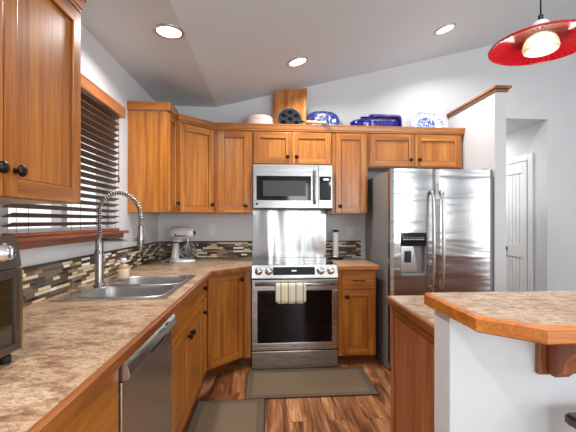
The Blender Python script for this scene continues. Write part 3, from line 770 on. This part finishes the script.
for k, cy_ in enumerate((2.113, 2.488)):
    b = MB(); cx_, hx, hy = -.757, .215, .176
    rings = [rr(cx_, cy_, hx+.007, hy+.007, .42, zr+.0005), rr(cx_, cy_, hx+.004, hy+.004, .42, zr+.0035), rr(cx_, cy_, hx, hy, .42, zr+.002)]
    for q, dz in ((.985, -.006), (.965, -.02), (.95, -.12), (.93, -.165), (.86, -.183), (.6, -.188), (.2, -.19)): rings.append(rr(cx_, cy_, hx-(1-q)*.2, hy-(1-q)*.2, .42 if q > .6 else .8, zr+dz))
    rings[-2] = rr(cx_, cy_, .12, .10, .6, zr-.188); rings[-1] = rr(cx_, cy_, .045, .045, 1, zr-.19)
    b.loft(rings, 0, False, True); bo = b.build('bowl', 'bowlsteel', r)
    b = MB(); b.lathe([(.044, .0), (.044, .003), (.03, .004), (.028, .0005)], (cx_, cy_, zr-.189)); b.build('drain', 'chrome', bo)

# faucet
FB = Vector((-1.005, 2.30, .9205))
r = thing('kitchen_faucet', 'tall brushed nickel spring-coil kitchen faucet', 'faucet', FB)
b = MB(); b.lathe([(.034, .0005), (.034, .006), (.026, .012), (.0235, .03), (.0235, .255), (.019, .27), (.012, .28), (.012, .29)], n=24); bd = b.build('body', 'faucet', r)
core = [(0, 0, .285), (0, 0, .33), (0, 0, .40), (0, 0, .455), (.012, 0, .50), (.045, 0, .532), (.085, 0, .554), (.125, 0, .558), (.165, 0, .542), (.205, 0, .508), (.228, 0, .47), (.238, 0, .42), (.24, 0, .365)]
sp = smoothcurve(core, 14)
b = MB(); b.tube(sp, .0075, 8); b.build('hose', 'dark', r)
# coil
def resample(P, step):
    out = [P[0]]; acc = 0
    for a, c_ in zip(P, P[1:]):
        L = (c_-a).length; t0 = step-acc
        while t0 <= L: out.append(a+(c_-a)*t0/L); t0 += step
        acc = (acc+L) % step
    return out
fine = resample(sp, .0016); hel = []
for i, p in enumerate(fine):
    d_ = (fine[min(i+1, len(fine)-1)]-fine[max(i-1, 0)]).normalized(); u = Vector((0, 1, 0)); w_ = d_.cross(u)
    a = 2*PI*i*.0016/.0145; hel.append(p+.013*(math.cos(a)*u+math.sin(a)*w_))
b = MB(); b.tube(hel, .0033, 6); b.build('spring_coil', 'nickel', r)
b = MB(); b.lathe([(.012, .365), (.0145, .36), (.0165, .35), (.017, .31), (.0205, .29), (.0205, .245), (.017, .232), (.019, .222), (0, .222)], (.24, 0, 0)); b.build('spray_head', 'faucet', r)
b = MB(); b.tube([(.01, 0, .272), (.225, 0, .272)], .0085, 10); b.torus((.24, 0, .272), .021, .004, n=20, m=6); b.build('support_arm', 'faucet', r)
b = MB(); b.tube([(0, -.02, .20), (0, -.04, .20)], .014, 12); b.tube([(0, -.035, .203), (.01, -.05, .235), (.022, -.065, .285)], [.007, .006, .005], 8); b.build('lever_handle', 'faucet', r)

# soap bottle
r = thing('soap_bottle', 'small amber soap bottle on the sink ledge beside the faucet', 'bottle', (-.925, 2.46, .9212))
MB().lathe([(0, 0), (.027, 0), (.031, .004), (.031, .09), (.024, .104), (.013, .11), (.013, .118)], n=20).build('bottle', 'soap', r)
MB().lathe([(.0315, .02), (.0318, .021), (.0318, .078), (.0315, .079)], n=20).build('paper_label', 'soaplabel', r)
MB().lathe([(.016, .1185), (.017, .12), (.017, .14), (.013, .146), (0, .146)], n=16).build('cap', 'white', r)

# stand mixer (head points toward +X and slightly to us)
r = thing('stand_mixer', 'silver stand mixer with glass bowl standing in the counter corner', 'mixer', (-.815, 3.60, .915), -.15); r.scale = (.76, .8, .92)
b = MB()
def oval(cx_, cy_, hx, hy, z, n_=24): return [(cx_+hx*math.cos(2*PI*i/n_), cy_+hy*math.sin(2*PI*i/n_), z) for i in range(n_)]
b.loft([oval(.0, 0, .165, .10, 0), oval(.0, 0, .17, .105, .008), oval(.0, 0, .165, .10, .022), oval(-.02, 0, .13, .085, .034)], 0)
b.build('base', 'mixer', r)
b = MB(); b.loft([oval(-.085, 0, .058, .062, .03), oval(-.09, 0, .05, .052, .06), oval(-.082, 0, .046, .046, .12), oval(-.07, 0, .05, .045, .18), oval(-.055, 0, .062, .048, .235)], 0); b.build('pedestal', 'mixer', r)
b = MB(); rings = []
for x, hy, hz in ((-.165, .012, .012), (-.158, .032, .034), (-.13, .05, .055), (-.07, .058, .066), (0, .06, .067), (.07, .057, .062), (.12, .05, .052), (.145, .036, .038), (.152, .02, .022)):
    rings.append([(x, hy*math.cos(2*PI*i/24), .302+hz*math.sin(2*PI*i/24)) for i in range(24)])
b.loft(rings); hdm = b.build('motor_head', 'mixer', r)
b = MB(); b.torus((-.005, 0, .272), .148, .006, n=36, m=6, sy=.38); b.build('trim_band', 'dark', hdm)
b = MB(); b.lathe([(.022, .15), (.022, .166), (.014, .172), (0, .172)], (0, 0, .302), 'x', 16); b.build('attachment_hub', 'black', hdm)
b = MB(); b.cyl((-.06, -.062, .285), .009, .01, 'y', 12); b.build('speed_knob', 'black', hdm)
b = MB(); b.cyl((.075, 0, .18), .012, .07); b.cyl((.075, 0, .214), .024, .026); b.tube([(.075, 0, .18), (.05, 0, .14), (.055, 0, .09), (.075, 0, .08), (.095, 0, .09), (.1, 0, .14), (.075, 0, .18)], .003, 6); b.build('beater', 'nickel', r)
b = MB(); b.lathe([(.045, .036), (.058, .04), (.085, .07), (.1, .12), (.106, .195), (.108, .20), (.103, .198), (.096, .12), (.08, .072), (.05, .045)], (.075, 0, 0), n=32, cap=False); b.build('glass_bowl', 'dishglass', r)
b = MB(); b.tube(smoothcurve([(-.12, -.055, .16), (-.09, -.075, .2), (.0, -.075, .205), (.05, -.04, .205)], 5), .008, 8); b.build('bowl_arm', 'dark', r)
b = MB(); b.tube(smoothcurve([(-.15, .02, .04), (-.21, .03, .02), (-.235, .0, .006), (-.26, -.03, .006)], 6), .004, 6); b.build('power_cord', 'white', r)

# toaster oven on the left counter, face toward +X
TX = -.705
r = thing('toaster_oven', 'bronze toaster oven at the left edge of the counter', 'toaster oven', (TX, .62, .915), PI/2)
TW = .505
b = MB(); b.box(0, TW, .03, .335, .022, .33, .012); b.build('body', 'toaster', r)
b = MB(); b.prism([(0, .262), (.03, .262), (.03, .352), (.012, .352)], 0, TW, axis='x', bev=.003); cpn = b.build('control_panel', 'toaster', r)
for x in (TW-.066, TW-.16, TW-.25):
    b = MB(); b.lathe([(.027, .01), (.027, 0), (.021, -.004), (.019, -.014), (.015, -.018), (0, -.018)], (x, .002, .307), 'y', 22); b.box(x-.003, x+.003, -.020, -.014, .29, .324, .001); b.build('dial', 'chrome', cpn)
b = MB(); b.box(.0, TW, -.002, .029, .03, .05, .003); b.box(0, TW, -.002, .029, .235, .26, .003); b.box(0, .03, -.002, .029, .05, .235, .002); b.box(TW-.03, TW, -.002, .029, .05, .235, .002)
dt = b.build('door', 'toaster', r); MB().box(.029, TW-.029, .004, .027, .049, .236).build('glass', 'toasterglass', dt)
MB().box(TW-.012, TW-.005, -.004, -.0021, .034, .257, .0005).build('gold_strip', 'brass', r)
b = MB(); b.tube([(.06, -.028, .244), (.3, -.028, .244)], .007, 10)
for x in (.08, .28): b.cyl((x, -.028, .244), .006, .027, 'y', 8)
b.build('door_handle', 'nickel', dt)
for x in (.04, TW-.04):
    for y in (.02, .28): MB().cyl((x, y, 0), .014, .0215).build('foot', 'rubber', r)

# white paper towel roll on stand
r = thing('paper_towel_holder', 'slim white roll on a black stand beside the fridge', 'paper towel holder', (.70, 3.78, .915))
b = MB(); b.lathe([(.078, 0), (.08, .004), (.08, .012), (.072, .018), (0, .018)], n=28); b.build('base', 'black', r)
b = MB(); b.lathe([(.052, .0185), (.053, .02), (.053, .032), (.05, .034), (0, .034)], n=28); b.build('ring', 'chrome', r)
b = MB(); b.lathe([(0, .035), (.028, .035), (.029, .037), (.029, .272), (.028, .274), (0, .274)], n=28); b.build('roll', 'paper', r)
b = MB(); b.lathe([(0, .2745), (.01, .2745), (.034, .285), (.034, .295), (.024, .301), (0, .301)], n=24); b.build('cap', 'black', r)

# outlets
def outlet(loc_, rz, w_, label, kind_='outlet_cover'):
    r_ = thing(kind_, label, 'outlet', loc_, rz)
    MB().box(-w_/2, w_/2, -.006, -.0005, -.058, .058, .003).build('plate', 'white', r_)
    b_ = MB()
    for k_ in range(max(1, round(w_/.075))):
        cx_ = (k_-(round(w_/.075)-1)/2)*.046
        b_.box(cx_-.016, cx_+.016, -.0085, -.006, -.034, .034, .003)
    b_.build('switch_rocker', 'white', r_)
outlet((XL, 3.44, 1.235), PI/2, .075, 'white outlet plate on the left wall near the corner')
outlet((-.585, D, 1.215), 0, .07, 'faint white outlet plate on the back wall left of the oven')
outlet((.885, D, 1.195), 0, .075, 'white outlet plate on the back wall near the fridge')

# ------------------------------------------------------------------ wooden blind
BXs = XL+.032
r = thing('window_blind', 'brown wooden slat blind with a wide valance over the sink window', 'blind', (BXs, 0, 0))
b = MB(); b.box(-.005, .052, 1.60, 2.80, 2.055, 2.135, .006); b.box(-.03, -.006, 1.61, 2.79, 2.06, 2.13)
tag(b.build('valance', 'valance', r), 'reddish wood valance')
n = 19
for k in range(n):
    z = 1.292+k*.0415; b = MB(); tl = math.radians(-21)
    b.box(-.024, .024, 1.645, 2.765, -.002, .002, .001)
    b.bm.transform(Matrix.Translation((0, 0, z)) @ Matrix.Rotation(tl, 4, 'Y')); b.build('slat', 'blind', r)
b = MB(); b.box(-.024, .024, 1.645, 2.765, 1.2372, 1.256, .004); b.build('bottom_rail', 'cherry_y', r)
b = MB()
for y in (1.74, 2.2, 2.68):
    for x in (-.0255, .0255): b.tube([(x, y, 1.25), (x, y, 2.06)], .0011, 5)
b.build('ladder_cord', 'blind', r)
b = MB(); b.tube([(.034, 2.72, 2.05), (.034, 2.72, 1.62)], .002, 6); b.cyl((.034, 2.72, 1.58), .006, .04); b.build('pull_cord', 'blind', r)

# ------------------------------------------------------------------ things on top of the wall cabinets (top board z = 2.179, hidden behind crown)
ZT = UZ1+.001
def shelfz(y): return ZT
# pink dish
r = thing('serving_dish', 'upturned pale pink ceramic dish on top of the cabinets left of the wooden board', 'dish', (-.085, 3.74, ZT))
MB().lathe([(.14, .0), (.143, .01), (.14, .13), (.134, .16), (.115, .18), (.07, .191), (0, .195)], n=32, sy=.75).build('bowl', 'pinkceramic', r)
MB().torus((0, 0, .135), .138, .006, n=36, m=8, sy=.75).build('rim', 'pinkceramic', r)
# cutting board leaning on the wall: left edge leans forward a little
r = thing('cutting_board', 'tall wooden cutting board leaning on the wall above the microwave', 'cutting board', (.212, 3.745, ZT), -.36)
b = MB(); b.box(-.165, .165, 0, .022, 0, .475, .004)
b.bm.transform(Matrix.Rotation(math.radians(-4), 4, 'X')); b.build('board', 'maple', r)
for q in (-.177, .1655):
    b = MB().box(q, q+.0115, -.001, .023, .002, .473, .002); b.bm.transform(Matrix.Rotation(math.radians(-4), 4, 'X')); b.build('edge_strip', 'oak_v', r)
# round pan with seven hollows (aebleskiver pan), leaning up, handle to the lower right
r = thing('pancake_pan', 'round cast iron pan with seven hollows and a pale wooden handle', 'pan', (.215, 3.645, ZT+.13))
b = MB(); R0 = .118
hol = [(0, 0)]+[(.073*math.cos(PI/3*k+.5), .073*math.sin(PI/3*k+.5)) for k in range(6)]
tmp = bmesh.new(); N = 72; grid = {}
rads = [0]+[R0*i/26 for i in range(1, 27)]
def hgt(x, z):
    y = 0
    for hx, hz in hol:
        q = math.hypot(x-hx, z-hz)/.029
        if q < 1: y = max(y, .03*math.sqrt(max(0, 1-q*q))**.8)
    return y
rings = []
for q in rads[1:]:
    rings.append([(q*math.cos(2*PI*i/N), hgt(q*math.cos(2*PI*i/N), q*math.sin(2*PI*i/N)), q*math.sin(2*PI*i/N)) for i in range(N)])
rings += [[(1.03*R0*math.cos(2*PI*i/N), -.003, 1.03*R0*math.sin(2*PI*i/N)) for i in range(N)], [(1.06*R0*math.cos(2*PI*i/N), .004, 1.06*R0*math.sin(2*PI*i/N)) for i in range(N)], [(.95*R0*math.cos(2*PI*i/N), .036, .95*R0*math.sin(2*PI*i/N)) for i in range(N)], [(.2*R0*math.cos(2*PI*i/N), .04, .2*R0*math.sin(2*PI*i/N)) for i in range(N)]]
b.loft(rings, 0, True, True); lean = Matrix.Rotation(math.radians(-14), 4, 'X'); b.bm.transform(lean); b.build('pan_body', 'castiron', r)
b = MB(); b.torus((0, -.002, 0), R0*1.01, .005, 'y', n=48, m=6)
for hx, hz in hol: b.torus((hx, -.001, hz), .029, .0012, 'y', n=20, m=5)
b.bm.transform(lean); b.build('pan_rim', 'panrim', r)
b = MB(); b.tube([(.108, -.012, -.02), (.15, -.03, -.026)], .009, 10); b.build('handle_socket', 'castiron', r)
b = MB(); b.tube([(.15, -.03, -.026), (.18, -.042, -.030), (.27, -.075, -.042), (.345, -.103, -.051), (.355, -.107, -.052)], [.009, .014, .015, .012, .008], 12); b.build('wooden_handle', 'handlewood', r)
b = MB(); b.tube([(.355, -.107, -.052), (.375, -.113, -.054)], .006, 8); b.build('hanging_tip', 'castiron', r)

def plate(name, label, cat, x, y, hx, hz, mat, e=1.0, tilt_=-12, dep=.022):
    r_ = tag(bpy.data.objects.new(name, None), label, cat)
    n_ = 48
    def ring(q, yy):
        out = []
        for i in range(n_):
            a = 2*PI*i/n_; ca, sa = math.cos(a), math.sin(a)
            out.append((hx*q*math.copysign(abs(ca)**e, ca), yy, hz*q*math.copysign(abs(sa)**e, sa)))
        return out
    b_ = MB(); b_.loft([ring(.02, dep), ring(.35, dep), ring(.62, dep), ring(.68, dep*.6), ring(.97, .001), ring(1, .0), ring(1, .004), ring(.7, dep*.6+.006), ring(.64, dep+.006), ring(.02, dep+.006)])
    b_.bm.transform(Matrix.Rotation(math.radians(tilt_), 4, 'X'))
    bpy.data.objects.remove(r_)
    o_ = b_.build(name, mat, None, (x, y, ZT+hz*math.cos(math.radians(tilt_))+.003)); tag(o_, label, cat); return o_
plate('serving_platter', 'blue and white willow pattern oval platter standing behind the pan handle', 'platter', .573, 3.80, .172, .140, 'willow', .72)
plate('dinner_plate', 'white plate with blue centre and patterned rim, standing over the fridge', 'plate', 1.683, 3.79, .183, .152, 'whiteplate', 1.0)
# rectangular cobalt baker standing on edge
r = thing('baking_dish', 'rectangular cobalt blue baking dish standing upright behind the casserole', 'dish', (1.243, 3.83, ZT+.14))
b = MB()
def rrx(hx, hz, y, e=.25, n_=40): return [(hx*math.copysign(abs(math.cos(2*PI*(i+.5)/n_))**e, math.cos(2*PI*(i+.5)/n_)), y, hz*math.copysign(abs(math.sin(2*PI*(i+.5)/n_))**e, math.sin(2*PI*(i+.5)/n_))) for i in range(n_)]
b.loft([rrx(.10, .06, .05), rrx(.15, .1, .05), rrx(.158, .106, .035), rrx(.165, .113, .004), rrx(.18, .128, 0), rrx(.182, .13, .004), rrx(.175, .12, .01), rrx(.166, .112, .055), rrx(.1, .06, .058)])
b.bm.transform(Matrix.Rotation(math.radians(-10), 4, 'X')); b.build('dish_body', 'blueglaze', r)
b = MB(); ppl = random.Random(5)
for k in range(9):
    a = k/9*2*PI; px_, pz_ = -.035+.03*math.cos(a)+ppl.uniform(-.01, .01), -.04+.028*math.sin(a)
    b.loft([[(px_+.013*math.cos(2*PI*i/10), .0485, pz_+.016*math.sin(2*PI*i/10)) for i in range(10)], [(px_+.012*math.cos(2*PI*i/10), .047, pz_+.015*math.sin(2*PI*i/10)) for i in range(10)]])
b.bm.transform(Matrix.Rotation(math.radians(-10), 4, 'X')); b.build('painted_flower', 'whitepaint', r)
# blue oval covered casserole in front
r = thing('casserole_dish', 'low oval cobalt blue covered casserole in front of the upright baking dish', 'dish', (.985, 3.70, ZT))
MB().lathe([(.11, 0), (.125, .01), (.142, .06), (.15, .108), (.152, .112), (.146, .115)], n=40, sy=.66).build('base_dish', 'blueglaze', r)
ld_ = MB().lathe([(.15, .1155), (.155, .119), (.154, .128), (.13, .147), (.08, .16), (0, .165)], n=40, sy=.66).build('lid', 'blueglaze', r)
MB().lathe([(.016, .164), (.02, .172), (.05, .178), (.05, .186), (.03, .191), (0, .192)], (.0, 0, 0), n=20, sy=.6).build('lid_knob', 'blueglaze', ld_)

# ------------------------------------------------------------------ floor mats
def mat_(label, x0, x1, y0, y1):
    r_ = thing('floor_mat', label, 'mat', ((x0+x1)/2, (y0+y1)/2, 0)); hx, hy = (x1-x0)/2, (y1-y0)/2; w_ = .045
    MB().box(-hx+w_, hx-w_, -hy+w_, hy-w_, .001, .009, .002).build('woven_centre', 'mat', r_)
    b_ = MB(); b_.box(-hx, hx, -hy, -hy+w_, .001, .0095, .003); b_.box(-hx, hx, hy-w_, hy, .001, .0095, .003); b_.box(-hx, -hx+w_, -hy+w_, hy-w_, .001, .0095, .003); b_.box(hx-w_, hx, -hy+w_, hy-w_, .001, .0095, .003)
    b_.build('border', 'matborder', r_)
    b_ = MB()
    for a_ in ((-hx-.006, hx+.006, -hy-.006, -hy-.0001), (-hx-.006, hx+.006, hy+.0001, hy+.006), (-hx-.006, -hx-.0001, -hy, hy), (hx+.0001, hx+.006, -hy, hy)): b_.box(*a_, .001, .008, .001)
    b_.build('edge_binding', 'matedge', r_)
mat_('wide brown woven mat on the floor in front of the oven', -.165, .83, 2.722, 3.235)
mat_('brown woven mat on the floor along the sink cabinet, partly cut off', -.497, -.025, 1.75, 2.71)

# ------------------------------------------------------------------ bar stool
r = thing('bar_stool', 'dark wooden bar stool tucked under the raised bar', 'stool', (1.045, .88, 0)); r.scale = (1, 1, .945)
b = MB(); b.prism([(-.17, -.15), (.17, -.15), (.19, .13), (-.19, .13)], .765, .80, bev=.008); b.build('seat', 'stool', r)
for sx in (-1, 1):
    for sy in (-1, 1):
        b = MB(); b.tube([(sx*.13, sy*.10-.01, .7645), (sx*.17, sy*.14-.01, .0)], [.019, .016], 10); b.build('leg', 'stool', r)
b = MB()
for sy in (-1, 1): b.tube([(-.15, sy*.125-.01, .3), (.15, sy*.125-.01, .3)], .012, 8)
for sx in (-1, 1): b.tube([(sx*.152, -.13, .34), (sx*.152, .11, .34)], .012, 8)
b.build('stretcher', 'stool', r)

# ------------------------------------------------------------------ pendant and downlights
PX, PY, PZ = 1.003, 1.287, 1.955
r = thing('pendant_lamp', 'red glass dish pendant lamp hanging over the bar', 'lamp', (PX, PY, PZ))
b = MB(); N = 288; prof = [(.171, 0), (.169, .004), (.15, .011), (.12, .020), (.09, .028), (.062, .034), (.036, .039)]
rings = []
for k, (q, h) in enumerate(prof): rings.append([((q)*math.cos(2*PI*i/N), (q)*math.sin(2*PI*i/N), h+(.004*math.sin(48*2*PI*i/N) if 0 < k < 6 else 0)) for i in range(N)])
for k, (q, h) in enumerate(reversed(prof)): rings.append([((q)*math.cos(2*PI*i/N), (q)*math.sin(2*PI*i/N), h+.004) for i in range(N)])
rings.append(rings[0]); b.loft(rings, 0, False, False); sh = b.build('shade', 'redglass', r)
MB().torus((0, 0, .001), .171, .0028, n=64, m=6).build('rim', 'redglass', sh)
b = MB(); b.lathe([(0, .094), (.012, .094), (.024, .088), (.036, .066), (.038, .050), (.036, .0435), (.0, .0435)], n=24); b.build('socket_cap', 'white', r)
b = MB(); b.lathe([(.034, .034), (.05, .026), (.056, .014), (.060, -.006), (.057, -.016), (.05, -.020), (.03, -.018), (.0, -.017)], n=32, cap=False); b.lathe([(.0, -.014), (.03, -.015), (.046, -.016), (.053, -.012), (.055, -.006), (.052, .012), (.046, .023), (.032, .031)], n=32, cap=False)
b.build('glass_globe', 'frost', r)
b = MB(); b.lathe([(0, -.009), (.014, -.008), (.022, -.002), (.02, .008), (.012, .02), (.009, .036)], n=20); b.build('bulb', 'bulb', r)
b = MB(); b.tube([(0, 0, .105), (0, 0, zc(PX)-PZ-.03)], .0028, 8); b.cyl((0, 0, .094), .009, .02); b.build('cord', 'black', r)
zz = zc(PX)-PZ; b = MB(); b.lathe([(.055, 0), (.055, .012), (.03, .03), (0, .032)], n=24); b.bm.transform(Matrix.Translation((0, 0, zz-.002)) @ Matrix.Rotation(-math.atan(SL), 4, 'Y') @ Matrix.Rotation(PI, 4, 'X')); b.build('ceiling_canopy', 'white', r)
pl_ = bpy.data.lights.new('pendant_light', 'POINT'); pl_.energy = 2; pl_.color = (1, .9, .74); pl_.shadow_soft_size = .03
po = bpy.data.objects.new('pendant_light', pl_); COL.objects.link(po); po.parent = r; po.location = (0, 0, -.06)

def downlight(x, y, label, group=None):
    slope = x > XC; z = zc(x)
    r_ = thing('recessed_downlight', label, 'ceiling light', (x, y, z-.0008), 0, group)
    if slope: r_.rotation_euler = (0, -math.atan(SL), 0)
    b_ = MB(); b_.lathe([(.095, 0), (.096, -.004), (.09, -.008), (.078, -.010), (.074, -.006), (.073, -.002), (.073, 0)], n=40, cap=False); b_.build('trim_ring', 'nickel', r_)
    b_ = MB(); b_.lathe([(.0725, -.003), (.06, -.006), (.0, -.008)], n=32, cap=False); b_.build('lens', 'lens', r_)
    area('downlight_glow', (0, 0, -.014), (0, 0, 0), .13, .13, LAMP_W, (1, .985, .97), r_, 'DISK', math.radians(150))
downlight(-.62, 2.38, 'lit round recessed ceiling light on the flat ceiling above the sink')
downlight(.257, 3.217, 'lit round recessed ceiling light nearest the leaning cutting board')
downlight(1.592, 3.216, 'lit round recessed ceiling light in front of the fridge, nearest the red pendant')
downlight(-.62, .3, 'added recessed ceiling light above the near counter, out of view'); downlight(.5, .3, 'added recessed ceiling light overhead, out of view'); downlight(2.2, -.8, 'added recessed ceiling light behind the viewer, out of view')  # fixtures added out of view to help light the kitchen
